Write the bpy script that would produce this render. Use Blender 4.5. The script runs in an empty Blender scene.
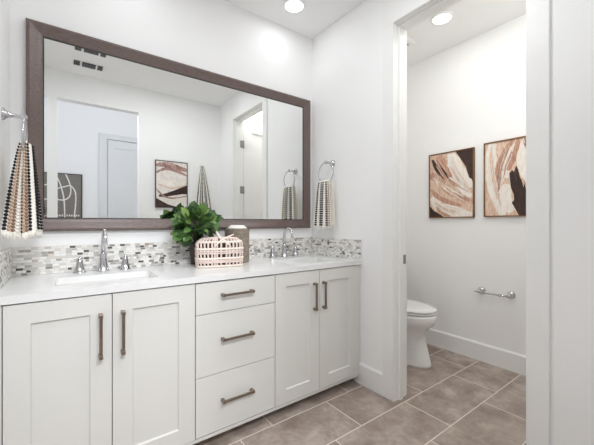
import bpy, math, random
from mathutils import Vector, Matrix
random.seed(7)
scene = bpy.context.scene
C = scene.collection
PI = math.pi

# ------------------------------------------------------------------ camera, world, exposure
H = 2.742                      # ceiling height
R, R2 = 1.733, 2.827           # right wall of the vanity room, far wall of the toilet room
LX = -0.21                     # left wall
M = 2.132                      # mirror wall
WF = 0.118                     # wall opposite the mirror (room face)
HB = -1.62                     # far wall of the hall behind the camera
CT = 0.890                     # counter top
CF = 1.562                     # counter front
CB = 1.587                     # cabinet carcass front
cam_d = bpy.data.cameras.new('camera'); cam = bpy.data.objects.new('camera', cam_d); C.objects.link(cam)
cam.location = (0, 0, 1.16); cam.rotation_euler = (PI/2, 0, -math.radians(36.51))
cam_d.sensor_width = 36; cam_d.lens = 317.94/594*36; cam_d.clip_start = 0.01
cam_d.shift_x = -0.0011
scene.camera = cam
w = bpy.data.worlds.new('world'); scene.world = w; w.use_nodes = True
w.node_tree.nodes['Background'].inputs[0].default_value = (0.85, 0.9, 1, 1)
w.node_tree.nodes['Background'].inputs[1].default_value = 0.3
vs = scene.view_settings
vs.view_transform = 'Standard'; vs.look = 'None'; vs.gamma = 1; vs.use_curve_mapping = False
vs.exposure = 0.33

def area(name, loc, size, power, col=(1, 1, 1), rot=(0, 0, 0), sy=None, shape='RECTANGLE'):
    l = bpy.data.lights.new(name, 'AREA'); l.energy = power; l.color = col
    l.shape = shape; l.size = size; l.size_y = sy or size
    o = bpy.data.objects.new(name, l); o.location = loc; o.rotation_euler = rot; C.objects.link(o); return o
L1 = (1.36, 1.879); L2 = (2.366, 1.315)
WARM, COOL = (.985, .98, .935), (.955, .98, 1)
for x_, y_, p_, c_ in ((L1[0], L1[1], 0.75, COOL), (0.30, 1.86, 0.6, COOL), (0.45, 1.00, 4.5, COOL), (1.05, 0.90, 4.7, COOL), (L2[0], L2[1], 1.2, WARM), (2.15, 0.62, 5.4, WARM)):
    area('downlight_and_fill', (x_, y_, H-0.012), 0.13, p_, c_, shape='DISK')  # only L1 and L2 have fixtures; the other lamps are added fill
area('hall_fill', (0.3, -1.30, 3.2), 1.5, 26, (.93, .96, 1), rot=(math.radians(50), 0, 0), sy=.5).data.spread = math.radians(95)  # added fill lamp behind the camera
scene.cycles.max_bounces = 20; scene.cycles.diffuse_bounces = 14; scene.cycles.glossy_bounces = 8

# ------------------------------------------------------------------ materials
def srgb(r, g, b):
    f = lambda c: (c/12.92 if c <= .04045 else ((c+.055)/1.055)**2.4)
    return (f(r/255), f(g/255), f(b/255), 1)
MATS = {}
class NT:
    def __init__(s, name):
        s.m = bpy.data.materials.new(name); s.m.use_nodes = True; s.t = s.m.node_tree
        s.b = s.t.nodes['Principled BSDF']; MATS[name] = s.m
    def n(s, typ, **k):
        x = s.t.nodes.new(typ)
        for a, v in k.items(): setattr(x, a, v)
        return x
    def l(s, a, b): s.t.links.new(a, b)
    def math(s, op, a, b=None):
        x = s.n('ShaderNodeMath', operation=op)
        for i, v in enumerate((a, b)):
            if v is None: continue
            if isinstance(v, (int, float)): x.inputs[i].default_value = v
            else: s.l(v, x.inputs[i])
        return x.outputs[0]
    def ramp(s, fac, stops, interp='LINEAR'):
        r = s.n('ShaderNodeValToRGB'); r.color_ramp.interpolation = interp
        e = r.color_ramp.elements
        while len(e) < len(stops): e.new(0.5)
        for q, (p, c) in zip(e, stops): q.position = p; q.color = c
        s.l(fac, r.inputs[0]); return r.outputs[0]
    def mix(s, fac, a, b, mode='MIX'):
        x = s.n('ShaderNodeMix', data_type='RGBA', blend_type=mode)
        for sock, v in ((x.inputs[0], fac), (x.inputs[6], a), (x.inputs[7], b)):
            if isinstance(v, (int, float)): sock.default_value = v
            elif isinstance(v, tuple): sock.default_value = v
            else: s.l(v, sock)
        return x.outputs[2]
    def noise(s, vec, scale, detail=3, rough=.5, dist=0):
        x = s.n('ShaderNodeTexNoise'); x.inputs['Scale'].default_value = scale
        x.inputs['Detail'].default_value = detail; x.inputs['Roughness'].default_value = rough
        x.inputs['Distortion'].default_value = dist
        if vec is not None: s.l(vec, x.inputs['Vector'])
        return x.outputs['Fac']
    def pos(s): return s.n('ShaderNodeNewGeometry').outputs['Position']
    def bump(s, h, strength, dist=.002):
        x = s.n('ShaderNodeBump'); x.inputs['Strength'].default_value = strength
        x.inputs['Distance'].default_value = dist; s.l(h, x.inputs['Height'])
        s.l(x.outputs[0], s.b.inputs['Normal'])
def plain(name, col, rough=.5, metal=0, bump=None, var=0, vscale=6, spec=None):
    t = NT(name); t.b.inputs['Base Color'].default_value = col
    t.b.inputs['Roughness'].default_value = rough; t.b.inputs['Metallic'].default_value = metal
    if spec is not None: t.b.inputs['Specular IOR Level'].default_value = spec
    if var:
        f = t.noise(t.pos(), vscale, 4)
        a = tuple(c*(1-var) for c in col[:3])+(1,); b = tuple(min(1, c*(1+var)) for c in col[:3])+(1,)
        t.l(t.ramp(f, [(.3, a), (.7, b)]), t.b.inputs['Base Color'])
    if bump: t.bump(t.noise(t.pos(), bump[0], 2), bump[1], bump[2])
    return t.m
WALL = plain('wall_paint', (.90, .90, .90, 1), .6, bump=(260, .35, .002), spec=.3)
HALL = plain('hall_wall_paint', (.86, .865, .875, 1), .6, bump=(260, .35, .002), spec=.3)
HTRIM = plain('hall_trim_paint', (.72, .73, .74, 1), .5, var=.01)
CEIL = plain('ceiling_paint', (.90, .90, .90, 1), .7, bump=(200, .2, .002), spec=.2)
TRIM = plain('trim_paint', (.86, .86, .85, 1), .35, var=.01)
CAB = plain('cabinet_paint', (.70, .695, .665, 1), .38, var=.008, vscale=2)
GAP = plain('cabinet_shadow_gap', (.10, .10, .095, 1), .8, var=.05)
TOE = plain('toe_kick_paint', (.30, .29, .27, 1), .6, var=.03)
QUARTZ = plain('white_quartz', (.78, .78, .775, 1), .18, var=.015, vscale=14)
PORC = plain('white_porcelain', (.86, .86, .85, 1), .08, var=.005)
CHROME = plain('chrome', (.62, .62, .64, 1), .12, 1, var=.03)
NICKEL = plain('brushed_bronze_nickel', srgb(142, 129, 117), .34, .9, var=.08, vscale=60)
HINGE = plain('satin_nickel_hinge', (.30, .30, .30, 1), .4, .8, var=.05)
BLACK = plain('black_frame', (.03, .028, .026, 1), .5, var=.1)
GOLD = plain('gold_brown_frame', srgb(128, 92, 48), .4, .5, var=.1, vscale=40)
POT = plain('dark_pot', srgb(60, 48, 42), .5, var=.15, vscale=30)
SOIL = plain('potting_soil', srgb(45, 34, 26), .95, var=.3, vscale=90)
STEM = plain('plant_stem', srgb(70, 78, 42), .7, var=.2, vscale=50)
DARKIN = plain('basket_inner', srgb(58, 42, 40), .9, var=.1)
ROPE = plain('blush_rope', srgb(226, 208, 200), .85, var=.06, vscale=90, bump=(500, .5, .001))
ROPE2 = plain('cream_rope', srgb(238, 226, 214), .85, var=.05, vscale=90, bump=(500, .5, .001))
LIDW = plain('white_ceramic_lid', (.82, .80, .77, 1), .3, var=.02)
TC = {'k': plain('black_bobble', srgb(30, 29, 32), .9, var=.1), 'c': plain('cream_cotton', srgb(238, 234, 226), .95, var=.05, vscale=80),
      't': plain('tan_bobble', srgb(190, 160, 134), .9, var=.08), 'b': plain('brown_bobble', srgb(140, 112, 92), .9, var=.08),
      'w': plain('white_bobble', srgb(236, 233, 228), .95, var=.03), 'g': plain('grey_bobble', srgb(96, 96, 92), .95, var=.08)}
VENTD = plain('vent_dark', (.045, .045, .045, 1), .8, var=.1)

t = NT('lamp_diffuser'); t.b.inputs['Base Color'].default_value = (.9, .9, .9, 1)
t.b.inputs['Emission Color'].default_value = (1, .98, .95, 1); t.b.inputs['Emission Strength'].default_value = 3.0
LAMP = t.m

t = NT('mirror_glass'); t.b.inputs['Base Color'].default_value = (.90, .915, .905, 1)
t.b.inputs['Metallic'].default_value = 1; t.b.inputs['Roughness'].default_value = 0.0
MIRROR = t.m

# frame: brown wood veneer with a faint grain
t = NT('mirror_frame_wood')
tc = t.n('ShaderNodeTexCoord'); mp = t.n('ShaderNodeMapping'); mp.inputs['Scale'].default_value = (6, 40, 40)
t.l(tc.outputs['Object'], mp.inputs[0])
f = t.noise(mp.outputs[0], 6, 5, .6, .4)
t.l(t.ramp(f, [(.3, srgb(92, 78, 74)), (.7, srgb(122, 106, 101))]), t.b.inputs['Base Color'])
t.b.inputs['Roughness'].default_value = .36; t.bump(f, .15, .001)
FRAMEW = t.m

# floor: 12x24 inch tiles laid in a one-third offset
t = NT('floor_tile')
sp = t.n('ShaderNodeSeparateXYZ'); t.l(t.pos(), sp.inputs[0])
RW, TL = .3035, .6105
ry = t.math('DIVIDE', t.math('SUBTRACT', sp.outputs[1], 1.545), RW)
row = t.math('FLOOR', ry); fy = t.math('FRACT', ry)
rx = t.math('DIVIDE', t.math('SUBTRACT', t.math('SUBTRACT', sp.outputs[0], .966), t.math('MULTIPLY', row, .2035)), TL)
col = t.math('FLOOR', rx); fx = t.math('FRACT', rx)
gy = t.math('MINIMUM', fy, t.math('SUBTRACT', 1, fy)); gx = t.math('MINIMUM', fx, t.math('SUBTRACT', 1, fx))
gd = t.math('MINIMUM', t.math('MULTIPLY', gy, RW), t.math('MULTIPLY', gx, TL))
grout = t.math('LESS_THAN', gd, .0034)
cb = t.n('ShaderNodeCombineXYZ'); t.l(row, cb.inputs[0]); t.l(col, cb.inputs[1])
wn = t.n('ShaderNodeTexWhiteNoise', noise_dimensions='3D'); t.l(cb.outputs[0], wn.inputs['Vector'])
off = t.n('ShaderNodeVectorMath', operation='SCALE'); t.l(wn.outputs['Color'], off.inputs[0]); off.inputs['Scale'].default_value = 9
add = t.n('ShaderNodeVectorMath', operation='ADD'); t.l(off.outputs[0], add.inputs[0]); t.l(t.pos(), add.inputs[1])
n1 = t.noise(add.outputs[0], 6, 9, .68, .25); n2 = t.noise(add.outputs[0], 45, 4, .6)
c1 = t.ramp(n1, [(.34, srgb(134, 117, 107)), (.5, srgb(168, 153, 142)), (.66, srgb(202, 189, 180))])
c2 = t.mix(.22, c1, t.ramp(n2, [(.3, srgb(95, 85, 78)), (.7, srgb(170, 160, 154))]))
c3 = t.mix(t.math('MULTIPLY', wn.outputs['Value'], .25), c2, srgb(150, 135, 124))
t.l(t.mix(grout, c3, srgb(226, 214, 204)), t.b.inputs['Base Color'])
t.l(t.math('ADD', .38, t.math('MULTIPLY', n2, .22)), t.b.inputs['Roughness'])
t.bump(t.math('MINIMUM', gd, .004), .5, 1.0)
FLOOR = t.m

# mosaic: strips of glass and stone, two cell lengths picked per row
def mosaic(name, axis):
    t = NT(name); sp = t.n('ShaderNodeSeparateXYZ'); t.l(t.pos(), sp.inputs[0])
    hz = .0131
    rz = t.math('DIVIDE', t.math('SUBTRACT', sp.outputs[2], CT), hz); row = t.math('FLOOR', rz); fz = t.math('FRACT', rz)
    w1 = t.n('ShaderNodeTexWhiteNoise', noise_dimensions='1D'); t.l(row, w1.inputs['W'])
    wd = t.math('ADD', .017, t.math('MULTIPLY', w1.outputs['Value'], .014))
    u = t.math('DIVIDE', t.math('ADD', sp.outputs[axis], t.math('MULTIPLY', w1.outputs['Value'], 3.7)), wd)
    col = t.math('FLOOR', u); fu = t.math('FRACT', u)
    cb = t.n('ShaderNodeCombineXYZ'); t.l(row, cb.inputs[0]); t.l(col, cb.inputs[1])
    wn = t.n('ShaderNodeTexWhiteNoise', noise_dimensions='3D'); t.l(cb.outputs[0], wn.inputs['Vector'])
    v = wn.outputs['Value']
    W = [(0, srgb(232, 231, 229)), (.22, srgb(214, 212, 209)), (.38, srgb(240, 239, 237)), (.60, srgb(196, 193, 189)),
         (.70, srgb(216, 210, 203)), (.80, srgb(172, 168, 163)), (.87, srgb(196, 185, 176)), (.91, srgb(140, 135, 131)), (.95, srgb(88, 85, 84)), (.985, srgb(160, 144, 134))]
    c = t.ramp(v, W, 'CONSTANT')
    gz = t.math('MULTIPLY', t.math('MINIMUM', fz, t.math('SUBTRACT', 1, fz)), hz)
    gu = t.math('MULTIPLY', t.math('MINIMUM', fu, t.math('SUBTRACT', 1, fu)), wd)
    g = t.math('MINIMUM', gz, gu)
    t.l(t.mix(t.math('LESS_THAN', g, .0009), c, srgb(212, 209, 202)), t.b.inputs['Base Color'])
    t.b.inputs['Roughness'].default_value = .22
    t.bump(t.math('MINIMUM', g, .0015), .5, .6)
    return t.m
MOS_X = mosaic('mosaic_strip_tile', 0); MOS_Y = mosaic('mosaic_strip_tile_side', 1)

# leaves
t = NT('plant_leaf')
gi = t.n('ShaderNodeNewGeometry')
c = t.ramp(gi.outputs['Random Per Island'], [(0, srgb(32, 58, 30)), (.4, srgb(54, 88, 42)), (.75, srgb(84, 120, 56)), (1, srgb(132, 158, 88))])
t.l(c, t.b.inputs['Base Color']); t.b.inputs['Roughness'].default_value = .36
LEAF = t.m

# ribbed stoneware canister
t = NT('taupe_ribbed_stoneware')
f = t.noise(t.pos(), 60, 4)
t.l(t.ramp(f, [(.3, srgb(138, 127, 114)), (.7, srgb(164, 153, 140))]), t.b.inputs['Base Color']); t.b.inputs['Roughness'].default_value = .7
CANI = t.m

def paint(name, c1, c2, c3, sc=(3, 18, 3), ang=0):
    t = NT(name); tc = t.n('ShaderNodeTexCoord'); mp = t.n('ShaderNodeMapping')
    mp.inputs['Scale'].default_value = sc; mp.inputs['Rotation'].default_value = (ang, 0, ang)
    t.l(tc.outputs['Object'], mp.inputs[0])
    f = t.noise(mp.outputs[0], 4, 6, .6, 1.5)
    t.l(t.ramp(f, [(.32, c1), (.5, c2), (.68, c3)]), t.b.inputs['Base Color']); t.b.inputs['Roughness'].default_value = .7
    return t.m
P_BEIGE = paint('paint_beige', srgb(196, 158, 134), srgb(222, 192, 170), srgb(238, 220, 204))
P_WHITE = paint('paint_white', srgb(226, 214, 202), srgb(240, 232, 222), srgb(246, 241, 235))
P_PINK = paint('paint_pink', srgb(166, 118, 98), srgb(194, 150, 128), srgb(220, 184, 162))
P_DARK = paint('paint_dark_brown', srgb(48, 32, 28), srgb(60, 42, 37), srgb(80, 58, 50))
P_PALE = paint('paint_pale', srgb(222, 212, 205), srgb(233, 226, 220), srgb(242, 238, 234))
P_MAUV = paint('paint_mauve', srgb(130, 96, 90), srgb(168, 132, 124), srgb(206, 182, 174))
P_GREY = paint('paint_grey', srgb(104, 100, 96), srgb(122, 117, 112), srgb(142, 138, 132), (30, 30, 30))
P_LINE = paint('paint_line_white', srgb(214, 210, 204), srgb(228, 225, 220), srgb(238, 236, 232))

# ------------------------------------------------------------------ mesh helpers
class MB:
    def __init__(s): s.v = []; s.f = []; s.mi = []
    def add(s, vs_, fs, mi=0):
        n = len(s.v); s.v += [tuple(p) for p in vs_]; s.f += [tuple(n+i for i in f) for f in fs]; s.mi += [mi]*len(fs)
        return s
    def box(s, x0, x1, y0, y1, z0, z1, mi=0):
        return s.add([(x0, y0, z0), (x1, y0, z0), (x1, y1, z0), (x0, y1, z0), (x0, y0, z1), (x1, y0, z1), (x1, y1, z1), (x0, y1, z1)],
                     [(3, 2, 1, 0), (4, 5, 6, 7), (0, 1, 5, 4), (1, 2, 6, 5), (2, 3, 7, 6), (3, 0, 4, 7)], mi)
    def rings(s, rs, cap=True, mi=0, closed=True):
        n = len(rs[0]); vs_ = [p for r in rs for p in r]; fs = []
        for i in range(len(rs)-1):
            for j in range(n if closed else n-1):
                k = (j+1) % n; fs.append((i*n+j, i*n+k, (i+1)*n+k, (i+1)*n+j))
        if cap: fs += [tuple(reversed(range(n))), tuple((len(rs)-1)*n+j for j in range(n))]
        return s.add(vs_, fs, mi)
    def lathe(s, prof, c=(0, 0, 0), n=28, axis='Z', mi=0, cap=True):
        rs = []
        for r, h in prof:
            ring = []
            for j in range(n):
                a = 2*PI*j/n; p = (r*math.cos(a), r*math.sin(a), h)
                if axis == 'X': p = (h, r*math.cos(a), r*math.sin(a))
                if axis == 'Y': p = (r*math.sin(a), h, r*math.cos(a))
                ring.append((p[0]+c[0], p[1]+c[1], p[2]+c[2]))
            rs.append(ring)
        return s.rings(rs, cap, mi)
    def tube(s, pts, r, n=8, mi=0, closed=False):
        pts = [Vector(p) for p in pts]; m = len(pts); rs = []; up = None
        for i, p in enumerate(pts):
            if closed: d = pts[(i+1) % m]-pts[i-1]
            else: d = pts[min(i+1, m-1)]-pts[max(i-1, 0)]
            d.normalize()
            if up is None: up = Vector((0, 0, 1)) if abs(d.z) < .9 else Vector((1, 0, 0))
            a = d.cross(up)
            if a.length < 1e-4: a = d.orthogonal()
            a.normalize(); b = a.cross(d); up = b
            rr = r[i] if isinstance(r, (list, tuple)) else r
            rs.append([tuple(p+(a*math.cos(2*PI*j/n)+b*math.sin(2*PI*j/n))*rr) for j in range(n)])
        if closed: rs.append(rs[0]); return s.rings(rs, False, mi)
        return s.rings(rs, True, mi)
    def ball(s, c, r, n=8, k=5, mi=0, sc=(1, 1, 1)):
        prof = [(max(1e-4, math.sin(PI*i/k)), -math.cos(PI*i/k)) for i in range(k+1)]
        rs = [[(c[0]+r*sc[0]*pr*math.cos(2*PI*j/n), c[1]+r*sc[1]*pr*math.sin(2*PI*j/n), c[2]+r*sc[2]*ph) for j in range(n)] for pr, ph in prof]
        return s.rings(rs, True, mi)
    def build(s, name, mats, parent=None, smooth=False, bevel=0, origin=None, seg=2, auto=False):
        me = bpy.data.meshes.new(name)
        o3 = Vector(origin) if origin else Vector((0, 0, 0))
        me.from_pydata([tuple(Vector(p)-o3) for p in s.v], [], s.f)
        for m_ in (mats if isinstance(mats, (list, tuple)) else [mats]): me.materials.append(m_)
        for p, i in zip(me.polygons, s.mi): p.material_index = i; p.use_smooth = smooth
        me.update()
        o = bpy.data.objects.new(name, me); C.objects.link(o)
        o.location = o3
        if parent is not None:
            o.parent = parent; o.location = o3-parent_world(parent)
        if auto:
            import bmesh
            bm = bmesh.new(); bm.from_mesh(me); bmesh.ops.recalc_face_normals(bm, faces=bm.faces)
            for e in bm.edges:
                if len(e.link_faces) == 2 and e.calc_face_angle(0) > math.radians(38): e.smooth = False
            for f_ in bm.faces: f_.smooth = True
            bm.to_mesh(me); bm.free()
        if bevel:
            b = o.modifiers.new('bevel', 'BEVEL'); b.width = bevel; b.segments = seg; b.limit_method = 'ANGLE'; b.angle_limit = math.radians(40)
        return o
def parent_world(p):
    v = Vector((0, 0, 0))
    while p is not None: v = v+p.location; p = p.parent
    return v
def tag(o, label, cat, group=None):
    o['label'] = label; o['category'] = cat
    if group: o['group'] = group
    return o
def thing(name, loc, label, cat, group=None):
    o = bpy.data.objects.new(name, None); o.location = loc; C.objects.link(o); o.empty_display_size = .05
    return tag(o, label, cat, group)
def struct(name, mb, mat, label, cat='wall', bevel=0):
    o = mb.build(name, mat, bevel=bevel); o['kind'] = 'structure'; o['label'] = label; o['category'] = cat
    return o

# ------------------------------------------------------------------ the setting
T = .115
struct('floor', MB().box(-1.4, R2+.1, HB-.1, M+.1, -.05, 0), FLOOR, 'grey-brown rectangular floor tiles with pale grout running through both rooms', 'floor')
struct('ceiling', MB().box(LX-.1, R2+.1, .02, M+.1, H, H+.06), CEIL, 'flat white ceiling over the vanity and toilet rooms', 'ceiling')
struct('wall_back', MB().box(LX-.1, R2+.1, M, M+.1, 0, H), WALL, 'white textured wall behind the big framed mirror')
struct('wall_left', MB().box(LX-.1, LX, WF, M, 0, H), WALL, 'white wall at the left edge carrying the tan and black towel')
DY0, DY1, DH = .548, 1.286, 2.455       # toilet room doorway
struct('wall_right', MB().box(R, R+T, .02, DY0, 0, H).box(R, R+T, DY1, M, 0, H).box(R, R+T, DY0, DY1, DH, H), WALL, 'white wall with the toilet room doorway in it')
OX0, OX1, OH = -.03, .726, 2.455        # opening behind the camera
struct('wall_front', MB().box(OX1, R, .02, WF, 0, H).box(LX-.1, OX1, .02, WF, OH, H).box(-.125, OX0-.01, .02, WF, 0, OH), WALL, 'white wall opposite the mirror with a cased opening, seen in the mirror')
NR = .42
struct('wall_toilet_room_far', MB().box(R2, R2+.1, NR, M, 0, H), WALL, 'off-white toilet room wall with two framed abstract prints')
struct('wall_toilet_room_front', MB().box(R+T, R2+.1, NR-.1, NR, 0, H), WALL, 'white end wall of the toilet room behind the open door')
HH = 3.35
struct('wall_hall_back', MB().box(-1.4, 1.9, HB-.1, HB, 0, HH), HALL, 'white hall wall behind the grey line drawing, seen in the mirror')
struct('wall_hall_left', MB().box(-1.4, -1.3, HB, .02, 0, HH).box(-1.3, LX-.1, .02, WF, 0, HH), HALL, 'white side wall of the hall')
struct('wall_hall_right', MB().box(1.8, 1.9, HB, -.08, 0, HH).box(R+T, 1.9, -.08, .02, 0, HH).box(LX-.1, 1.8, .02, .1, H+.06, HH), HALL, 'white side wall of the hall')
struct('ceiling_hall', MB().box(-1.4, 1.9, HB-.1, .1, HH, HH+.05), CEIL, 'high white hall ceiling', 'ceiling')
def bb_profile_y(x, sgn, y0, y1, h=.150, d=.015):   # along Y, front face on the side sgn of x
    xs = [x, x+sgn*d, x+sgn*d, x+sgn*d*.45, x]; zs = [0, 0, h-.012, h, h]
    return MB().rings([[(a, y0, b) for a, b in zip(xs, zs)], [(a, y1, b) for a, b in zip(xs, zs)]])
def bb_profile_x(y, sgn, x0, x1, h=.150, d=.015):
    ys = [y, y+sgn*d, y+sgn*d, y+sgn*d*.45, y]; zs = [0, 0, h-.012, h, h]
    return MB().rings([[(x0, a, b) for a, b in zip(ys, zs)], [(x1, a, b) for a, b in zip(ys, zs)]])
CW = .083
struct('baseboard_right', bb_profile_y(R, -1, DY1+CW, CB+.03), TRIM, 'white baseboard between the vanity and the door casing', 'baseboard')
struct('baseboard_right_near', bb_profile_y(R, -1, WF+.015, DY0-CW), TRIM, 'white baseboard right of the toilet doorway', 'baseboard')
struct('baseboard_front', bb_profile_x(WF, 1, OX1, R), TRIM, 'white baseboard on the wall opposite the mirror', 'baseboard')
struct('baseboard_toilet_room_far', bb_profile_y(R2, -1, NR+.015, M-.015), TRIM, 'white baseboard under the two framed prints', 'baseboard')
struct('baseboard_toilet_room_back', bb_profile_x(M, -1, R+T+.015, R2), TRIM, 'white baseboard behind the toilet', 'baseboard')
struct('baseboard_toilet_room_front', bb_profile_x(NR, 1, R+T, R2), TRIM, 'white baseboard behind the open door', 'baseboard')
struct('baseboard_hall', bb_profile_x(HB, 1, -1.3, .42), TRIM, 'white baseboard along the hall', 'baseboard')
# doorway casing, jamb liner and stop
def casing(x, sgn):
    a, b = sorted((x, x+sgn*.016))
    return MB().box(a, b, DY0-CW, DY0+.004, 0, DH-.004).box(a, b, DY1-.004, DY1+CW, 0, DH-.004).box(a, b, DY0-CW, DY1+CW, DH-.004, DH+.20)
struct('trim_1', casing(R, -1), TRIM, 'flat white door casing round the toilet doorway', 'door casing', bevel=.002)
struct('trim_2', casing(R+T, 1), TRIM, 'flat white door casing on the toilet side of the doorway', 'door casing', bevel=.002)
jb = MB()
jb.box(R, R+T, DY0, DY0+.006, 0, DH).box(R, R+T, DY1-.006, DY1, 0, DH).box(R, R+T, DY0+.006, DY1-.006, DH-.006, DH)
jb.box(R+.035, R+.07, DY0+.006, DY0+.018, 0, DH-.018).box(R+.035, R+.07, DY1-.018, DY1-.006, 0, DH-.018).box(R+.035, R+.07, DY0+.006, DY1-.006, DH-.018, DH-.006)
jo = struct('trim_3', jb, TRIM, 'white door jamb with stop, strike plate on its far side', 'door jamb')
sp_ = MB().box(R+.078, R+.112, DY1-.0085, DY1-.006, .885, .945).build('strike_plate', HINGE, jo); sp_['label'] = 'dark metal strike plate'
# open toilet room door
dn = bpy.data.objects.new('door_1', None); dn.location = (R+T+.004, DY0, 0); C.objects.link(dn)
dn['kind'] = 'structure'; dn['label'] = 'white panelled door standing open inside the toilet room, seen in the mirror'; dn['category'] = 'door'
dx0 = R+T+.026; dx1 = dx0+.72; dy0 = DY0-.044; dy1 = DY0-.008; dz0, dz1 = .01, DH-.012
m = MB(); st = .115; py0, py1 = dy0+.008, dy1-.008
m.box(dx0, dx0+st, dy0, dy1, dz0, dz1).box(dx1-st, dx1, dy0, dy1, dz0, dz1)
for a, b in ((dz0, .24), (1.0, 1.12), (dz1-st, dz1)): m.box(dx0+st, dx1-st, dy0, dy1, a, b)
m.box(dx0+st, dx1-st, py0, py1, dz0, dz1)
m.build('door_slab', TRIM, dn)
for z in (2.16, 1.575, .97, .39):
    h = MB().box(R+T-.030, R+T+.021, DY0+.006, DY0+.009, z-.045, z+.045)
    h.lathe([(.0075, z-.05), (.0075, z+.05)], (R+T+.021, DY0+.005, 0), 10)
    h.build('hinge', HINGE, dn)
kn = MB().lathe([(.026, 0), (.026, .006), (.01, .01), (.01, .035), (.026, .042), (.028, .055), (.018, .066)], (dx1-.06, dy1, .96), 16, 'Y')
kn.build('door_knob', HINGE, dn, smooth=True)
# hall door with casing
hd = bpy.data.objects.new('door_2', None); hd.location = (.8, HB, 0); C.objects.link(hd)
hd['kind'] = 'structure'; hd['label'] = 'white hall door with a flat panel, seen through the opening in the mirror'; hd['category'] = 'door'
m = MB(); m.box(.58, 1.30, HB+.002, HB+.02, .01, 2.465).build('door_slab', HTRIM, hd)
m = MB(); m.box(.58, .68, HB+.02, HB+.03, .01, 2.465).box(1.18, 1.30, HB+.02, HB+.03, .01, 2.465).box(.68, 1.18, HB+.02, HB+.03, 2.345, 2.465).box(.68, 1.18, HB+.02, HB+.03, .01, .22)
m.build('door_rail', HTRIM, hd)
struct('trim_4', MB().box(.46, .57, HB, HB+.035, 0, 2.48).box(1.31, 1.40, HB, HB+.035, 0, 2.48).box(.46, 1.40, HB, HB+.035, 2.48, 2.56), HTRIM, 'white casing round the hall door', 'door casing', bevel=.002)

# ------------------------------------------------------------------ vanity cabinets
YF = CB-.02                               # face of doors
def shaker(name, parent, x0, x1, z0, z1, s=.077):
    m = MB(); a = .004; d = .009
    ox = [(x0, z0), (x1, z0), (x1, z1), (x0, z1)]; ix = [(x0+s, z0+s), (x1-s, z0+s), (x1-s, z1-s), (x0+s, z1-s)]
    jx = [(x0+s+a, z0+s+a), (x1-s-a, z0+s+a), (x1-s-a, z1-s-a), (x0+s+a, z1-s-a)]
    L = lambda q, y: [(p[0], y, p[1]) for p in q]
    m.rings([L(ox, CB-.001), L(ox, YF), L(ix, YF), L(jx, YF+d)], True)
    return m.build(name, CAB, parent, bevel=.0012)
def pull_v(parent, x, z0, z1):
    m = MB()
    m.box(x-.006, x+.006, YF-.034, YF-.024, z0+.004, z1-.004)
    for z in (z0+.008, z1-.008): m.box(x-.0075, x+.0075, YF-.036, YF, z-.008, z+.008)
    return m.build('handle', NICKEL, parent, bevel=.0015)
def pull_h(parent, x0, x1, z):
    m = MB()
    m.box(x0+.004, x1-.004, YF-.034, YF-.024, z-.006, z+.006)
    for x in (x0+.008, x1-.008): m.box(x-.008, x+.008, YF-.036, YF, z-.0075, z+.0075)
    return m.build('handle', NICKEL, parent, bevel=.0015)
ZB, ZT = .050, .860
def carcass(parent, x0, x1):
    MB().box(x0, x1, CB, M-.002, ZB, ZT).build('body', CAB, parent)
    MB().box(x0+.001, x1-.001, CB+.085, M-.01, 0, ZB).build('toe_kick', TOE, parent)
    MB().box(max(x0, -.178), min(x1, 1.692), YF+.003, CB-.001, ZB+.014, ZB+.030).build('bottom_rail', CAB, parent)
    MB().box(x0+.003, x1-.003, CB-.0008, CB, ZB+.015, ZT-.001).build('shadow_gap', GAP, parent)  # dark sheet painting the shade in the gaps between doors and drawers
g = .0016
vg = 'white vanity cabinets'
c1 = thing('vanity_cabinet', (.16, CB, 0), 'white two-door sink cabinet at the left end of the vanity', 'cabinet', vg)
carcass(c1, LX+.002, .5295)
MB().box(LX+.002, -.178, YF+.004, CB, ZB+.02, ZT-.004).build('filler', CAB, c1)
for x0, x1, hx in ((-.176, .172, .1285), (.172, .5295, .211)):
    d = shaker('door', c1, x0+g, x1-g, ZB+.033, ZT-.006); pull_v(d, hx, .594, .779)
c2 = thing('vanity_cabinet', (.77, CB, 0), 'white cabinet of three drawers between the two sink cabinets', 'cabinet', vg)
carcass(c2, .5305, .9965)
for z0, z1, hz in ((ZB+.033, .380, .237), (.380, .695, .555), (.695, ZT-.006, .785)):
    m = MB().box(.5305+g, .9965-g, YF, CB-.001, z0+g, z1-g)
    d = m.build('drawer', CAB, c2, bevel=.0015); pull_h(d, .662, .846, hz)
c3 = thing('vanity_cabinet', (1.36, CB, 0), 'white two-door sink cabinet at the right end by the doorway wall', 'cabinet', vg)
carcass(c3, .9975, R-.002)
MB().box(1.6945, R-.002, YF+.010, CB, ZB+.02, ZT-.004).build('filler', CAB, c3)
for x0, x1, hx in ((.9975, 1.336, 1.289), (1.336, 1.690, 1.365)):
    d = shaker('door', c3, x0+g, x1-g, ZB+.033, ZT-.006); pull_v(d, hx, .603, .778)

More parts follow.
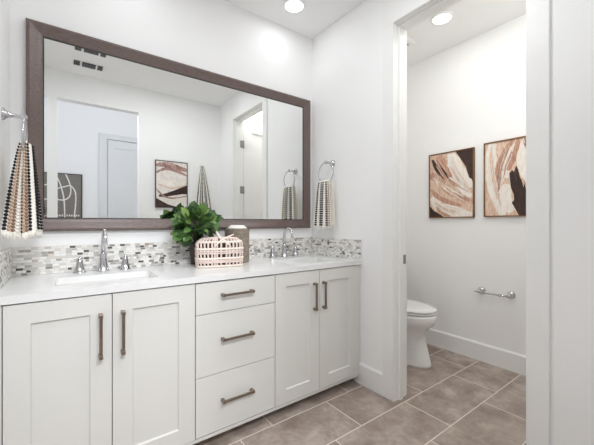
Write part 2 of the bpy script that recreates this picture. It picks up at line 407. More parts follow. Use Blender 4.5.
# ------------------------------------------------------------------ countertop with two cut-outs
def rrect(x0, x1, y0, y1, r, n=6):
    pts = []
    for cx, cy, a0 in ((x1-r, y0+r, -PI/2), (x1-r, y1-r, 0), (x0+r, y1-r, PI/2), (x0+r, y0+r, PI)):
        for i in range(n+1):
            a = a0+PI/2*i/n; pts.append((cx+r*math.cos(a), cy+r*math.sin(a)))
    return pts
SX = (.183, 1.392); SHW = .208; SY0, SY1 = 1.682, 1.935
def cell_ring(x0, x1, y0, y1, hole):
    cx, cy = (x0+x1)/2, (y0+y1)/2; out = []
    for k, (x, y) in enumerate(hole):
        # each quarter of the hole maps to a corner of the cell
        q = k // 7; i = k % 7
        corner = [(x1, y0), (x1, y1), (x0, y1), (x0, y0)][q]
        if i == 0: p = {0: (x, y0), 1: (x1, y), 2: (x, y1), 3: (x0, y)}[q]
        elif i == 6: p = {0: (x1, y), 1: (x, y1), 2: (x0, y), 3: (x, y0)}[q]
        else: p = corner
        out.append(p)
    return out
ct = MB(); Zt, Zb = CT, CT-.030
xs = [LX+.001, SX[0]-.25, SX[0]+.25, SX[1]-.25, SX[1]+.25, R-.001]
for i in range(5):
    x0, x1 = xs[i], xs[i+1]
    if i in (1, 3):
        cx = SX[0] if i == 1 else SX[1]
        hole = rrect(cx-SHW, cx+SHW, SY0, SY1, .022); o_ = cell_ring(x0, x1, CF, M-.001, hole)
        P3 = lambda q, z: [(a, b, z) for a, b in q]
        ct.rings([P3(o_, Zb), P3(hole, Zb), P3(hole, Zt), P3(o_, Zt)], False)
        ct.add([(x0, CF, Zb), (x1, CF, Zb), (x1, CF, Zt), (x0, CF, Zt)], [(0, 1, 2, 3)])
    else:
        ct.box(x0, x1, CF, M-.001, Zb, Zt)
tag(ct.build('countertop', QUARTZ), 'long white quartz countertop with two sink cut-outs on the vanity', 'countertop')
# undermount sinks
for cx, lb in ((SX[0], 'white rectangular undermount sink in front of the left faucet'), (SX[1], 'white rectangular undermount sink in front of the right faucet')):
    s_ = thing('sink', (cx, (SY0+SY1)/2, Zb), lb, 'sink', 'undermount sinks')
    def rr(dx, z, r): return [(a, b, z) for a, b in rrect(cx-SHW-dx, cx+SHW+dx, SY0-dx, SY1+dx, r)]
    m = MB(); zt = Zb-.0006
    m.rings([rr(.016, zt, .03), rr(.002, zt, .024), rr(0, zt-.01, .024), rr(-.012, zt-.08, .035), rr(-.035, zt-.118, .05), rr(-.08, zt-.128, .04)], False)
    m.add(rr(-.08, zt-.128, .04), [tuple(range(28))])
    m.rings([rr(.016, zt, .03), rr(.016, zt-.012, .03), rr(.004, zt-.08, .035), rr(-.02, zt-.14, .05)], False)
    m.build('basin', PORC, s_, smooth=True)
    MB().lathe([(.024, 0), (.022, .003), (.006, .002)], (cx, (SY0+SY1)/2+.02, zt-.1285), 20).build('drain', CHROME, s_, smooth=True)

# ------------------------------------------------------------------ mosaic backsplash
SH = .147
def splash(name, m, mat, lb, cap):
    s_ = m.build(name, mat); tag(s_, lb, 'backsplash', 'mosaic backsplashes'); cap.build('top_edge', LIDW, s_); return s_
splash('mosaic_backsplash', MB().box(LX+.001, R-.001, M-.010, M-.0005, CT+.0005, CT+SH-.004), MOS_X, 'long grey and white mosaic strip backsplash under the mirror',
       MB().box(LX+.001, R-.001, M-.011, M-.0005, CT+SH-.004, CT+SH))
splash('mosaic_backsplash', MB().box(R-.010, R-.0005, CF+.002, M-.012, CT+.0005, CT+SH-.004), MOS_Y, 'short mosaic side splash on the wall at the right end of the counter',
       MB().box(R-.011, R-.0005, CF, M-.012, CT+SH-.004, CT+SH).box(R-.011, R-.0005, CF-.001, CF+.002, CT+.0005, CT+SH-.004))
splash('mosaic_backsplash', MB().box(LX+.0005, LX+.010, CF+.002, M-.012, CT+.0005, CT+SH-.004), MOS_Y, 'short mosaic side splash at the left edge of the photo',
       MB().box(LX+.0005, LX+.011, CF, M-.012, CT+SH-.004, CT+SH))

# ------------------------------------------------------------------ framed mirror
MX0, MX1, MZ0, MZ1 = -.149, 1.695, 1.113, 2.196
fw = .068
mr = thing('wall_mirror', ((MX0+MX1)/2, M, MZ0), 'large rectangular wall mirror in a wide brown wood frame above the vanity', 'mirror')
m = MB(); prof = [(0, 0), (0, .022), (.006, .031), (.016, .033), (.050, .020), (.062, .017), (.068, .014), (.068, .002)]
rs = []
for d, hgt in prof:
    y = M-.001-hgt
    rs.append([(MX0+d, y, MZ0+d), (MX1-d, y, MZ0+d), (MX1-d, y, MZ1-d), (MX0+d, y, MZ1-d)])
m.rings(rs, False); m.build('frame', FRAMEW, mr)
m = MB(); d0, d1 = fw-.0005, fw+.005
m.rings([[(MX0+d, M-.001-h_, MZ0+d), (MX1-d, M-.001-h_, MZ0+d), (MX1-d, M-.001-h_, MZ1-d), (MX0+d, M-.001-h_, MZ1-d)] for d, h_ in ((d0, .0145), (d1, .0145), (d1, .009))], False)
m.build('inner_lip', BLACK, mr)
MB().box(MX0+fw-.004, MX1-fw+.004, M-.012, M-.002, MZ0+fw-.004, MZ1-fw+.004).build('mirror_glass', MIRROR, mr)

# ------------------------------------------------------------------ faucets
def faucet(cx, lb):
    y = 2.062
    f_ = thing('faucet', (cx, y, CT), lb, 'faucet', 'widespread chrome faucets')
    m = MB().lathe([(.0310, 0), (.0305, .006), (.0265, .012), (.0210, .040), (.0165, .085), (.018, .090), (.018, .097), (.011, .102)], (cx, y, CT), 24)
    m.build('spout_base', CHROME, f_, smooth=True)
    pts = [(cx, y, CT+.098), (cx, y, CT+.175)]; rr = .052
    for i in range(1, 13):
        a = PI*1.02*i/12; pts.append((cx, y-rr+rr*math.cos(a), CT+.175+rr*math.sin(a)))
    pts.append((cx, y-2*rr-.002, CT+.150))
    m = MB().tube(pts, [.0115]+[.0095]*(len(pts)-2)+[.0105], 14); m.build('spout', CHROME, f_, smooth=True)
    for s in (-1, 1):
        hx = cx+s*.108
        m = MB().lathe([(.0305, 0), (.0300, .005), (.0260, .010), (.0200, .03), (.0150, .056), (.0155, .062), (.0155, .066), (.012, .070), (.010, .076), (.0045, .080), (.0045, .086), (.002, .088)], (hx, y, CT), 20)
        h_ = m.build('handle_base', CHROME, f_, smooth=True)
        m = MB().tube([(hx, y, CT+.072), (hx+s*.010, y-.012, CT+.074), (hx+s*.020, y-.028, CT+.078)], [.006, .005, .0042], 10)
        m.build('lever', CHROME, h_, smooth=True)
faucet(.183, 'chrome gooseneck faucet with two handles behind the left sink')
faucet(1.396, 'chrome gooseneck faucet with two handles behind the right sink')

# ------------------------------------------------------------------ towel rings and towels
RCY, RZ, RR = 1.870, 1.547, .084
def towel_ring(wx, sgn, lb):
    rx_ = wx+sgn*.075
    t_ = thing('towel_ring', (wx, RCY, RZ+RR), lb, 'towel ring', 'chrome towel rings')
    zt = RZ+RR
    P_ = [(.027, 0), (.027, .006), (.018, .012), (.013, .020), (.009, .032), (.008, .058), (.012, .062), (.013, .070), (.012, .080), (.005, .085)]
    MB().lathe([(r, sgn*h_) for r, h_ in P_], (wx, RCY, zt), 20, 'X').build('wall_post', CHROME, t_, smooth=True)
    pts = [(rx_, RCY+RR*math.sin(2*PI*i/40), RZ+RR*math.cos(2*PI*i/40)) for i in range(40)]
    MB().tube(pts, .0048, 10, closed=True).build('ring', CHROME, t_, smooth=True)
towel_ring(R, -1, 'chrome towel ring on the wall between the mirror and doorway')
towel_ring(LX, 1, 'chrome towel ring on the left wall at the edge of the photo')

def towel(name, label, flaps, order=None, group=None, drape=None, rs=.0045, seed=1, pitch=.0145, zs=.40, rmax=.0074):
    """flaps: dicts: top (A,B) and bottom (A,B) edge end points, fold amplitude, columns string"""
    rnd = random.Random(seed); keys = ['c', 'k', 't', 'b', 'w', 'g']
    cloth = MB(); fr = MB(); bob = MB()
    for fl in flaps:
        A0, A1 = Vector(fl['top'][0]), Vector(fl['top'][1]); B0, B1 = Vector(fl['bot'][0]), Vector(fl['bot'][1])
        nrm = Vector(fl['n']).normalized(); amp = fl['amp']; ph = fl.get('ph', 0); cols = fl['cols']; nf = fl.get('folds', 2)
        pw = fl.get('pw', .7)
        def S(u, v):
            a = A0.lerp(A1, u); b = B0.lerp(B1, u); k = v**pw
            p = Vector((a.x+(b.x-a.x)*k, a.y+(b.y-a.y)*k, a.z+(b.z-a.z)*v))
            return p+nrm*(amp*(.35+.65*v)*math.sin(ph+u*nf*2*PI))
        nu, nv = 48, 24; th = .003
        front = [[S(i/nu, j/nv)+nrm*th for i in range(nu+1)] for j in range(nv+1)]
        back = [[S(i/nu, j/nv)-nrm*th for i in range(nu, -1, -1)] for j in range(nv+1)]
        cloth.rings([[tuple(p) for p in front[j]+back[j]] for j in range(nv+1)], True)
        nc = len(cols)
        for ci, ch in enumerate(cols):
            if ch == '-': continue
            u = (ci+.5)/nc
            Lh = (S(u, 1)-S(u, 0)).length; n_ = max(3, int(Lh/pitch))
            for j in range(n_):
                v = (j+.5)/n_*.985
                wid = (S(min(1, u+.5/nc), v)-S(max(0, u-.5/nc), v)).length
                r = min(rmax, wid*.54); p = S(u, v)+nrm*(th+r*.25)
                bob.ball(tuple(p), r, 7, 4, keys.index(ch), (1, 1, zs*pitch/r))
                if fl.get('both', True): bob.ball(tuple(p-nrm*2*(th+r*.25)), r, 6, 4, keys.index(ch), (1, 1, zs*pitch/r))
        nfz = 26
        for i in range(nfz):
            u = (i+.5)/nfz; p = S(u, 1); d = Vector((rnd.uniform(-.006, .006), rnd.uniform(-.006, .006), -rnd.uniform(.018, .032)))
            fr.tube([tuple(p+Vector((0, 0, .004))), tuple(p+d*.5+Vector((rnd.uniform(-.002, .002), 0, 0))), tuple(p+d)], [.0022, .002, .0012], 5)
    if drape: cloth.tube(drape[0], drape[1], 12)
    o = cloth.build(name, TC['c'], smooth=False, auto=True); tag(o, label, 'towel', group)
    bob.build('bobble_rows', [TC[k] for k in keys], o, smooth=True)
    fr.build('fringe', TC['c'], o, smooth=True)
    return o
zr = RZ-RR                # bottom of the ring
# right towel: hangs in the ring plane (along Y)
rx_ = R-.075
towel('hand_towel', 'cream hand towel with black bobble rows hanging from the right towel ring', [
    dict(top=((rx_-.012, 1.942, zr+.018), (rx_-.012, 1.822, zr+.018)), bot=((rx_-.022, 1.985, 1.130), (rx_-.022, 1.785, 1.125)), n=(-1, 0, 0), amp=.011, cols='-k-k-k-k-t', folds=2, ph=.6, both=False, pw=.5),
    dict(top=((rx_+.010, 1.942, zr+.018), (rx_+.010, 1.822, zr+.018)), bot=((rx_+.016, 1.980, 1.160), (rx_+.016, 1.790, 1.155)), n=(1, 0, 0), amp=.006, cols='---------', folds=2, ph=2, both=False, pw=.5)],
    group='bobble-knit towels', drape=([(rx_, 1.822+.120*i/8, zr+.010+.006*math.cos((i-4)/4*1.2)) for i in range(9)], .016), seed=3, pitch=.0175, zs=.33, rmax=.0105)
# left towel: bunched through the ring, its two ends fanned out
lx_ = LX+.075
towel('hand_towel', 'tan, black and cream bobble-knit hand towel on the left towel ring', [
    dict(top=((lx_-.016, 1.850, zr+.048), (lx_+.006, 1.852, zr+.048)), bot=((-.200, 1.745, 1.125), (-.126, 1.782, 1.105)), n=(-.35, -1, 0), amp=.005, cols='ktbck', folds=1, ph=3.6, both=False, pw=.8),
    dict(top=((lx_-.002, 1.832, zr+.048), (lx_+.020, 1.850, zr+.048)), bot=((-.134, 1.760, 1.108), (-.096, 1.792, 1.125)), n=(-.2, -1, 0), amp=.004, cols='tbk-', folds=1, ph=0, both=False, pw=.8),
    dict(top=((lx_+.020, 1.850, zr+.046), (lx_+.016, 1.930, zr+.036)), bot=((-.097, 1.794, 1.125), (-.079, 1.935, 1.118)), n=(1, -.3, 0), amp=.003, cols='kkk', folds=1, ph=1, both=False, pw=.8),
    dict(top=((lx_-.016, 1.930, zr+.036), (lx_+.016, 1.930, zr+.036)), bot=((-.180, 1.955, 1.12), (-.076, 1.960, 1.118)), n=(0, 1, 0), amp=.004, cols='------', folds=1, ph=1, both=False, pw=.8)],
    group='bobble-knit towels', drape=([(lx_, 1.842+.094*i/8, zr+.014+.004*math.cos((i-4)/4*1.2)) for i in range(9)], .018), seed=5, pitch=.0145, zs=.48, rmax=.0080)
# hook towel on the wall opposite the mirror
hk = thing('towel_hook', (1.47, WF, 1.88), 'small chrome hook on the wall opposite the mirror, seen in reflection', 'hook')
MB().lathe([(.02, .0005), (.02, .006), (.006, .010), (.006, .035), (.011, .042), (.007, .050)], (1.47, WF, 1.885), 16, 'Y').build('hook_post', CHROME, hk, smooth=True)
towel('hand_towel', 'cream and black striped towel hung beside the mauve print, seen in the mirror', [
    dict(top=((1.492, WF+.040, 1.895), (1.460, WF+.035, 1.895)), bot=((1.600, WF+.060, 1.30), (1.480, WF+.075, 1.26)), n=(.1, 1, 0), amp=.010, cols='-k-k-g-', folds=1.5, both=False, pw=.85),
    dict(top=((1.478, WF+.045, 1.895), (1.448, WF+.040, 1.895)), bot=((1.500, WF+.070, 1.26), (1.350, WF+.055, 1.28)), n=(-.1, 1, 0), amp=.010, cols='-k-g-k-', folds=1.5, ph=2, both=False, pw=.85)],
    group='bobble-knit towels', seed=8, pitch=.017, rmax=.010, zs=.42, drape=([(1.452, WF+.037, 1.895), (1.47, WF+.037, 1.905), (1.488, WF+.037, 1.895)], .014))

# ------------------------------------------------------------------ paintings
def picture(name, label, to3, W_, H_, base, strokes, fmat, group=None, depth=.022, ft=.010):
    """to3(u, v, d): u across 0..W, v up 0..H, d out of the wall"""
    o = thing(name, to3(W_/2, 0, 0), label, 'picture', group)
    m = MB(); rs = []
    for inset, d in ((0, .001), (0, depth), (ft, depth), (ft, depth-.008)):
        rs.append([to3(inset, inset, d), to3(W_-inset, inset, d), to3(W_-inset, H_-inset, d), to3(inset, H_-inset, d)])
    m.rings(rs, False); m.build('frame', fmat, o)
    mats = [base]; m = MB(); dd = depth-.007
    a = ft-.001
    m.add([to3(a, a, dd), to3(W_-a, a, dd), to3(W_-a, H_-a, dd), to3(a, H_-a, dd)], [(0, 1, 2, 3)])
    m.add([to3(a, a, .002), to3(W_-a, a, .002), to3(W_-a, H_-a, .002), to3(a, H_-a, .002)], [(0, 1, 2, 3)])
    iw, ih = W_-2*ft, H_-2*ft
    cl = lambda q, hi: min(max(q, 0), hi)
    for k, (kind, pts, wd, mt) in enumerate(strokes):
        if mt not in mats: mats.append(mt)
        mi = mats.index(mt); d = dd+.00012*(k+1)
        if kind == 'poly':
            vs_ = [to3(ft+cl(u, 1)*iw, ft+cl(v, 1)*ih, d) for u, v in pts]
            m.add(vs_, [tuple(range(len(vs_)))], mi)
        else:
            n = 18; P_ = []
            for i in range(n+1):                     # Catmull-Rom through pts
                tt = i/n*(len(pts)-1); q = min(int(tt), len(pts)-2); f_ = tt-q
                p0, p1, p2, p3 = pts[max(q-1, 0)], pts[q], pts[q+1], pts[min(q+2, len(pts)-1)]
                P_.append(tuple(.5*((2*p1[c])+(-p0[c]+p2[c])*f_+(2*p0[c]-5*p1[c]+4*p2[c]-p3[c])*f_**2+(-p0[c]+3*p1[c]-3*p2[c]+p3[c])*f_**3) for c in (0, 1)))
            L_ = []; R_ = []
            for i, p in enumerate(P_):
                a_ = P_[max(i-1, 0)]; b_ = P_[min(i+1, n)]; dx, dy = (b_[0]-a_[0])*iw, (b_[1]-a_[1])*ih; l = math.hypot(dx, dy) or 1
                tpr = 1 if kind == 'line' else (.35+.65*math.sin(PI*min(1, max(0, i/n*.9+.05)))+random.uniform(-.1, .1))
                h_ = wd/2*tpr; nx, ny = -dy/l*h_/1, dx/l*h_/1
                L_.append((cl(p[0]*iw+nx, iw), cl(p[1]*ih+ny, ih))); R_.append((cl(p[0]*iw-nx, iw), cl(p[1]*ih-ny, ih)))
            vs_ = [to3(ft+q[0], ft+q[1], d) for q in L_]+[to3(ft+q[0], ft+q[1], d) for q in R_]
            m.add(vs_, [(i, i+1, n+2+i, n+1+i) for i in range(n)], mi)
    m.build('canvas', mats, o)
    return o
# prints on the toilet room wall (u runs towards the camera, i.e. -Y)
W1, H1 = .412, .598
toA = lambda y0, z0: (lambda u, v, d: (R2-d, y0-u, z0+v))
S_ = 'stroke'
def streaks(pts, spread, n, wd, mats):
    out = []
    for k in range(n):
        ox, oy = random.uniform(-spread, spread), random.uniform(-spread, spread); a = random.uniform(0, .35); b = random.uniform(.65, 1)
        q = []
        for i in range(4):
            t_ = (a+(b-a)*i/3)*(len(pts)-1); j = min(int(t_), len(pts)-2); f_ = t_-j
            q.append((pts[j][0]*(1-f_)+pts[j+1][0]*f_+ox, pts[j][1]*(1-f_)+pts[j+1][1]*f_+oy))
        out.append((S_, q, wd*random.uniform(.5, 1.5), random.choice(mats)))
    return out
picture('framed_print', 'left framed abstract print in beige, white and dark brown in the toilet room', toA(1.690, 1.202), W1, H1, P_BEIGE, [
    ('poly', [(.62, 1), (1, 1), (1, .50), (.93, .55), (.84, .75)], 0, P_DARK),
    ('poly', [(0, 0), (.34, 0), (.26, .04), (.10, .10), (0, .18)], 0, P_DARK),
    (S_, [(.06, .93), (.18, .76), (.36, .60)], .040, P_DARK),
    (S_, [(.22, .97), (.34, .80), (.52, .60)], .10, P_PINK),
    (S_, [(.02, .72), (.25, .50), (.55, .38), (.92, .22)], .09, P_PINK),
    (S_, [(.05, .60), (.35, .38), (.9, .18)], .03, P_BEIGE),
    (S_, [(.02, .45), (.30, .27), (.75, .16)], .05, P_PINK),
    (S_, [(.50, 1.0), (.60, .80), (.75, .60), (.95, .42)], .13, P_WHITE),
    (S_, [(.45, .60), (.62, .48), (.97, .30)], .07, P_WHITE),
    (S_, [(.02, .32), (.25, .16), (.60, .08), (.98, .02)], .10, P_WHITE),
    (S_, [(.16, .16), (.30, .06), (.5, .01)], .03, P_PINK)]
    +streaks([(.1, .75), (.4, .48), (.9, .25)], .12, 26, .010, [P_PINK, P_BEIGE, P_WHITE, P_BEIGE])
    +streaks([(.45, .95), (.65, .65), (.9, .4)], .06, 14, .009, [P_WHITE, P_BEIGE, P_PALE])
    +streaks([(.15, .92), (.3, .75), (.5, .55)], .05, 12, .007, [P_PINK, P_DARK, P_MAUV, P_BEIGE])
    +streaks([(.05, .3), (.4, .14), (.9, .05)], .05, 10, .008, [P_WHITE, P_BEIGE, P_PALE]), GOLD, 'framed abstract prints in the toilet room', ft=.009)
picture('framed_print', 'framed abstract print with a large black-brown shape, nearer the doorway edge', toA(1.200, 1.206), W1, H1+.01, P_BEIGE, [
    (S_, [(.14, 1), (.10, .70), (.18, .35), (.34, .0)], .10, P_WHITE),
    (S_, [(.52, 1), (.30, .75), (.22, .45), (.30, .2)], .05, P_PINK),
    (S_, [(.62, 1), (.42, .74), (.40, .5)], .05, P_WHITE),
    (S_, [(.60, 1), (.55, .80), (.42, .6)], .045, P_PINK),
    (S_, [(.40, .42), (.36, .2), (.50, .05)], .10, P_WHITE),
    (S_, [(.72, .98), (.68, .70), (.80, .48), (.95, .32)], .09, P_WHITE),
    ('poly', [(.62, 1), (.78, 1), (.86, .78), (1, .60), (1, 1), (.9, .96), (.85, 1)], 0, P_PINK),
    
    ('poly', [(.45, .56), (.50, .60), (.53, .57), (.565, .65), (.60, .60), (.63, .50), (.67, .43), (.69, .36), (.71, .41), (.74, .31), (.79, .27), (.88, .24), (1, .20), (1, 0), (.61, 0), (.55, .09), (.49, .17), (.53, .20), (.525, .28), (.48, .36), (.46, .46)], 0, P_DARK)]
    +streaks([(.5, .98), (.33, .7), (.28, .4)], .07, 22, .009, [P_PINK, P_BEIGE, P_WHITE, P_MAUV])
    +streaks([(.1, .95), (.12, .6), (.28, .1)], .04, 10, .009, [P_WHITE, P_PALE, P_BEIGE])
    +streaks([(.70, .98), (.78, .84), (.90, .66)], .04, 16, .009, [P_DARK, P_MAUV, P_PINK, P_BEIGE]),
    GOLD, 'framed abstract prints in the toilet room', ft=.009)
# print opposite the mirror (u runs along +X in the reflection's left-to-right sense)
toF = lambda x0, z0, y: (lambda u, v, d: (x0+u, y+d, z0+v))
picture('framed_print', 'black framed print of pale and mauve waves opposite the mirror, seen in reflection', toF(.902, 1.342, WF), .385, .578, P_PALE, [
    (S_, [(0, .90), (.35, .93), (.7, .88), (1, .84)], .07, P_MAUV),
    (S_, [(0, .74), (.30, .84), (.6, .82), (1, .72)], .04, P_MAUV),
    (S_, [(0, .62), (.4, .52), (1, .60)], .05, P_WHITE),
    (S_, [(.05, .50), (.5, .42), (1, .50)], .02, P_BEIGE),
    ('poly', [(.08, .26), (.30, .30), (.60, .38), (.85, .46), (1, .50), (1, .30), (.85, .30), (.55, .26), (.25, .22), (.10, .22)], 0, P_DARK),
    (S_, [(0, .40), (.2, .26), (.5, .2), (1, .26)], .02, P_MAUV),
    ('poly', [(0, .19), (.15, .14), (.38, .06), (.72, 0), (0, 0)], 0, P_DARK)], BLACK, ft=.008)
# grey line drawing in the hall
def dots(): return [('poly', [(.04+.055*i, .26), (.075+.055*i, .26), (.075+.055*i, .29), (.04+.055*i, .29)], 0, P_LINE) for i in range(17)]
picture('framed_print', 'black framed grey print of looping white lines in the hall, seen in the mirror', toF(-.30, 1.02, HB), .545, .87, P_GREY, [
    ('line', [(.63, 1), (.74, .80), (.73, .63), (.61, .55), (.44, .55)], .016, P_LINE),
    ('line', [(.44, .93), (.52, .79), (.59, .56), (.61, .25), (.61, .02)], .016, P_LINE),
    ('line', [(.42, .74), (.61, .78), (.75, .80), (.86, .68), (.86, .45), (.84, .30), (.86, .02)], .016, P_LINE),
    ('line', [(.02, .80), (.20, .80), (.44, .93)], .016, P_LINE),
    ('line', [(.02, .56), (.20, .55), (.44, .55)], .016, P_LINE)]+dots(), BLACK, ft=.012)

# ------------------------------------------------------------------ ceiling lights and vents
def downlight(x, y, lb, r=.066):
    o = thing('recessed_ceiling_light', (x, y, H), lb, 'ceiling light', 'recessed ceiling lights')
    MB().lathe([(r+.022, 0), (r+.020, -.004), (r+.002, -.007), (r, -.004)], (x, y, H-.0005), 40, cap=False).build('trim_ring', TRIM, o, smooth=True)
    MB().lathe([(r+.001, -.0035), (r*.5, -.0055), (.001, -.006)], (x, y, H-.0005), 40).build('diffuser', LAMP, o, smooth=True)
downlight(L1[0], L1[1], 'round white recessed light in the ceiling near the mirror corner')
downlight(L2[0], L2[1], 'round white recessed light in the toilet room ceiling')
v = thing('ceiling_air_vent', (.21, .545, H), 'white ceiling vent with two rows of dark slots, seen in the mirror', 'vent')
MB().box(.055, .365, .34, .850, H-.003, H-.0005).build('vent_plate', CEIL, v, bevel=.002)
for y0, y1 in ((.368, .478), (.705, .815)):
    for x0, x1 in ((.090, .140), (.158, .272), (.288, .332)):
        f_ = MB().box(x0, x1, y0, y1, H-.0075, H-.0055).build('slot', VENTD, v)
        m = MB()
        for k in range(5):
            yy = y0+(y1-y0)*(k+.5)/5; m.box(x0, x1, yy-.0025, yy+.0025, H-.0095, H-.0072)
        m.build('louvre', plain('vent_louvre', (.22, .22, .22, 1), .6, var=.02) if 'vent_louvre' not in MATS else MATS['vent_louvre'], f_)
v = thing('exhaust_fan_cover', (2.36, 1.74, H), 'square white exhaust fan cover on the toilet room ceiling', 'vent')
MB().rings([[(2.36+s*a, 1.74+t_*a, z) for s, t_ in ((-1, -1), (1, -1), (1, 1), (-1, 1))] for a, z in ((.125, H-.0005), (.125, H-.008), (.105, H-.020), (.01, H-.022))]).build('cover', TRIM, v)
for y_ in (1.665, 1.80): MB().box(2.27, 2.45, y_, y_+.007, H-.0235, H-.0195).build('slot', VENTD, v)

# ------------------------------------------------------------------ toilet paper bar
tp = thing('toilet_paper_holder', (R2, 1.12, .59), 'empty chrome toilet paper bar on the wall under the prints', 'toilet paper holder')
for y in (1.222, 1.005):
    MB().lathe([(.029, -.0003), (.029, -.007), (.019, -.013), (.012, -.022), (.0105, -.042), (.0155, -.048), (.0155, -.068), (.007, -.072)], (R2, y, .592), 18, 'X').build('wall_post', CHROME, tp, smooth=True)
MB().tube([(R2-.058, 1.262, .586), (R2-.058, 1.250, .586), (R2-.058, 1.212, .586), (R2-.058, 1.10, .586), (R2-.058, 1.08, .586), (R2-.058, .995, .586)], [.003, .0085, .0075, .0075, .0075, .0075], 12).lathe([(.0075, -.010), (.0125, -.006), (.0125, .006), (.0075, .010)], (R2-.058, 1.065, .586), 12, 'Y').build('bar', CHROME, tp, smooth=True)

# ------------------------------------------------------------------ toilet
TX, TY = 2.358, 1.372      # centre line, front of bowl
to = thing('toilet', (TX, TY+.3, 0), 'white toilet with closed lid standing in the toilet room', 'toilet')
def egg(z, yf, yb, hw, n=36, e=1.0):
    L_ = yb-yf; out = []
    for j in range(n):
        a = 2*PI*j/n; c_, s_ = math.cos(a), math.sin(a)
        cy = yf+L_*.55
        ly = (L_*.55 if s_ < 0 else L_*.45)
        px = math.copysign(abs(c_)**(.9 if s_ < 0 else .75), c_)*hw
        py = math.copysign(abs(s_)**(1.0 if s_ < 0 else .8), s_)*ly
        out.append((TX+px, TY+cy+py, z*1.05))
    return out
m = MB(); m.rings([egg(0, .035, .60, .135), egg(.02, .038, .60, .132), egg(.10, .060, .60, .118), egg(.19, .085, .60, .106), egg(.245, .092, .58, .112), egg(.285, .060, .56, .145), egg(.32, .020, .54, .175), egg(.35, .004, .53, .186), egg(.385, 0, .53, .188), egg(.398, .004, .53, .185), egg(.400, .03, .5, .16)])
m.build('bowl', PORC, to, smooth=True)
MB().rings([egg(.4065, .016, .51, .170), egg(.4075, .001, .51, .185), egg(.4165, .001, .51, .185), egg(.4185, .008, .51, .178)]).build('seat', PORC, to, smooth=True)
MB().rings([egg(.4235, .018, .52, .168), egg(.4250, .001, .52, .187), egg(.434, .001, .52, .187), egg(.442, .012, .51, .176), egg(.447, .06, .47, .13), egg(.449, .15, .4, .06)]).build('lid', PORC, to, smooth=True)
bx0 = TY+.53
MB().rings([[(TX+a*hw, y_, z) for a, y_ in ((-1, TY+.52), (1, TY+.52), (1, M-.02), (-1, M-.02))] for z, hw in ((.40, .16), (.43, .19), (.77, .21))]).build('tank', PORC, to, bevel=.02, seg=3)
MB().box(TX-.22, TX+.22, TY+.505, M-.012, .771, .802).build('tank_lid', PORC, to, bevel=.008)
MB().box(TX-.15, TX-.09, TY+.50, TY+.519, .68, .692).build('flush_lever', CHROME, to, bevel=.004)

# ------------------------------------------------------------------ things on the counter
# canister
kx, ky = .965, 2.000
ca = thing('canister', (kx, ky, CT), 'taupe ribbed stoneware canister with white lid behind the woven basket', 'canister')
prof = [(.076, 0.0006)]; z = .004
while z < .222:
    prof += [(.0815, z), (.0835, z+.0045), (.0795, z+.0075)]; z += .0092
prof += [(.082, .224), (.082, .2285), (.066, .229)]
MB().lathe(prof, (kx, ky, CT), 40).build('jar', CANI, ca, auto=True)
MB().lathe([(.068, .2295), (.068, .232), (.056, .242), (.047, .250), (.040, .252), (.010, .253)], (kx, ky, CT), 36).build('lid', LIDW, ca, smooth=True)

# basket: rounded block of rope weave, a lid handle and a tied cord
bc = Vector((.783, 1.873, CT)); ang = -.235; BW, BD, BH = .134, .062, .168
bk = thing('woven_basket', tuple(bc), 'blush and cream rope-woven basket with a tied handle on the counter', 'basket')
ca_, sa_ = math.cos(ang), math.sin(ang)
def bp(x, y, z): return (bc.x+x*ca_-y*sa_, bc.y+x*sa_+y*ca_, bc.z+z)
def sup(t_, ox=0, bulge=0):
    c_, s_ = math.cos(t_), math.sin(t_); e = .42
    return (math.copysign(abs(c_)**e, c_)*(BW+ox), math.copysign(abs(s_)**e, s_)*(BD+ox))
def bring(z, ox, n=64): return [bp(*sup(2*PI*j/n, ox), z) for j in range(n)]
def ins(z): # the silhouette rounds in at top and bottom
    k = z/BH; return -.012*max(0, (k-.80)/.20)**2*2.2-.004*max(0, (.15-k)/.15)
MB().rings([bring(z, ins(z)-.006) for z in (.004, .03, .07, .11, .14, .158)]+[bring(.162, -.045)]).build('inner_lining', DARKIN, bk, smooth=True)
# arc-length spaced stakes
N_ = 400; pts_ = [sup(2*PI*j/N_) for j in range(N_)]; acc = [0]
for j in range(N_): a, b = pts_[j], pts_[(j+1) % N_]; acc.append(acc[-1]+math.hypot(b[0]-a[0], b[1]-a[1]))
ns = 34; m = MB()
for k in range(ns):
    tgt = acc[-1]*k/ns; j = next(i for i in range(N_) if acc[i+1] >= tgt); th = 2*PI*j/N_
    m.tube([bp(*sup(th, ins(z)+(.0035 if i % 2 else .0005)), z) for i, z in enumerate([.005, .02, .035, .05, .065, .08, .095, .11, .125, .14, .152])]+[bp(*sup(th, -.022), .167), bp(*sup(th, -.045), .171)], .0058, 6)
m.build('stakes', ROPE, bk, smooth=True)
m = MB()
for z, r in ((.0075, .0072), (.054, .0072), (.111, .0075), (.152, .0068)):
    ring = [bp(*sup(2*PI*j/72, ins(z)+.003+.0018*math.sin(j*2.2)), z) for j in range(72)]
    m.tube(ring, r, 6, closed=True)
m.build('bands', ROPE2, bk, smooth=True)
m = MB()
for z in (.031, .0405, .0845, .096): m.tube([bp(*sup(2*PI*j/114, ins(z)+.0025+.0028*math.cos(j*2*PI/3+z*300)), z) for j in range(114)], .0052, 6, closed=True)
for q in (-.03, 0, .03): m.tube([bp(-BW+.03, q, .172), bp(0, q, .176), bp(BW-.03, q, .172)], .006, 6)
m.build('lid_weave', ROPE, bk, smooth=True)
m = MB()
m.tube([bp(-.045, -BD-.002, .120), bp(-.02, -BD-.004, .145), bp(.01, -BD+.012, .168), bp(.05, -.03, .182), bp(.085, -.02, .196)], [.004, .0048, .005, .005, .003], 8)
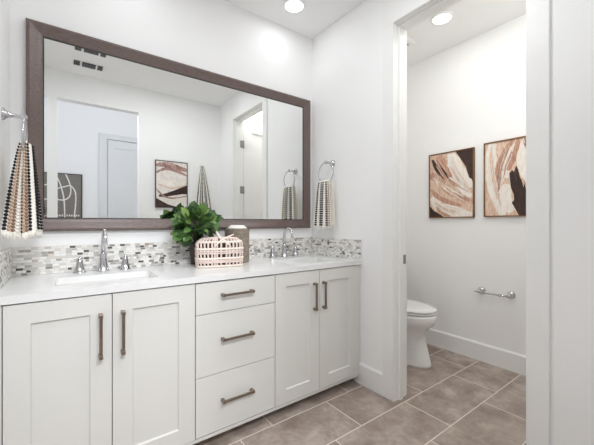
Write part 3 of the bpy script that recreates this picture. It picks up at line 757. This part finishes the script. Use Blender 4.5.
m.tube([bp(.06, -BD-.003, .122), bp(.03, -BD-.004, .150), bp(.0, -BD+.014, .170), bp(-.012, -.03, .195), bp(-.022, -.02, .213)], [.004, .0048, .005, .0055, .006], 8)
m.build('tie_cord', ROPE2, bk, smooth=True)

# plant
px_, py_ = .706, 2.046
pl = thing('potted_plant', (px_, py_, CT), 'bushy green leafy plant in a dark pot behind the basket', 'potted plant')
MB().lathe([(.038, .0006), (.042, .004), (.048, .06), (.053, .125), (.055, .128), (.055, .140), (.051, .140), (.050, .128), (.01, .126)], (px_, py_, CT), 32).build('pot', POT, pl, smooth=True)
MB().lathe([(.049, .122), (.045, .130), (.02, .134), (.002, .133)], (px_, py_, CT), 24).build('soil', SOIL, pl, smooth=True)
rnd = random.Random(21); lf = MB(); stm = MB()
def leaf(base, dirv, up, ln, wd):
    d = dirv.normalized(); s_ = d.cross(up); s_.normalize(); nn = s_.cross(d)
    nv = 7; rows_ = []
    for i in range(nv+1):
        t_ = i/nv
        wv = wd*(math.sin(PI*min(1, t_**.85*.97+.03)))**.75*(.75+.35*t_) if 0 < i < nv else wd*.04
        ctr = base+d*ln*t_-nn*(ln*.22*t_*t_)
        rows_.append([ctr-s_*wv+nn*wv*.28, ctr-s_*wv*.5+nn*wv*.08, ctr, ctr+s_*wv*.5+nn*wv*.08, ctr+s_*wv+nn*wv*.28])
    vv = [tuple(p) for r_ in rows_ for p in r_]; ff = []
    for i in range(nv):
        for j in range(4): ff.append((i*5+j, i*5+j+1, i*5+j+6, i*5+j+5))
    lf.add(vv, ff)
cc = Vector((.680, 1.975, CT+.250)); root = Vector((px_, py_, CT+.13)); cnt = 0
while cnt < 175:
    th = rnd.uniform(0, 2*PI); ph = math.acos(rnd.uniform(-.9, 1)); q = rnd.uniform(.25, 1)**.8
    o_ = Vector((math.sin(ph)*math.cos(th)*.135, math.sin(ph)*math.sin(th)*.092, math.cos(ph)*.098))*q
    p = cc+o_
    out = o_.normalized()+Vector((rnd.uniform(-.6, .6), rnd.uniform(-.5, .3), rnd.uniform(-.45, .45)))
    ln = rnd.uniform(.048, .076); e = p+out.normalized()*ln
    if e.y > M-.045 or p.y > M-.05 or e.z < CT+.05: continue
    if e.z < CT+.185 and e.x > .62 and e.y < 1.99: continue
    if e.x > .825 or e.x < .515 or e.z > CT+.42: continue
    hit = False
    for q_ in (p, (p+e)/2, e):
        dv = q_-bc; lx, ly = dv.x*ca_+dv.y*sa_, -dv.x*sa_+dv.y*ca_
        if abs(lx) < BW+.02 and abs(ly) < BD+.03 and dv.z < .20: hit = True
    if hit: continue
    leaf(p, out, Vector((rnd.uniform(-.5, .5), -.9+rnd.uniform(-.3, .3), .8)).normalized(), ln, ln*rnd.uniform(.34, .5))
    if cnt % 5 == 0: stm.tube([tuple(root+Vector((o_.x*.15, o_.y*.15, 0))), tuple(root.lerp(p, .5)+Vector((0, 0, .02))), tuple(p)], [.0022, .0016, .0011], 6)
    cnt += 1
lf.build('foliage', LEAF, pl, smooth=True)
stm.build('stems', STEM, pl, smooth=True)
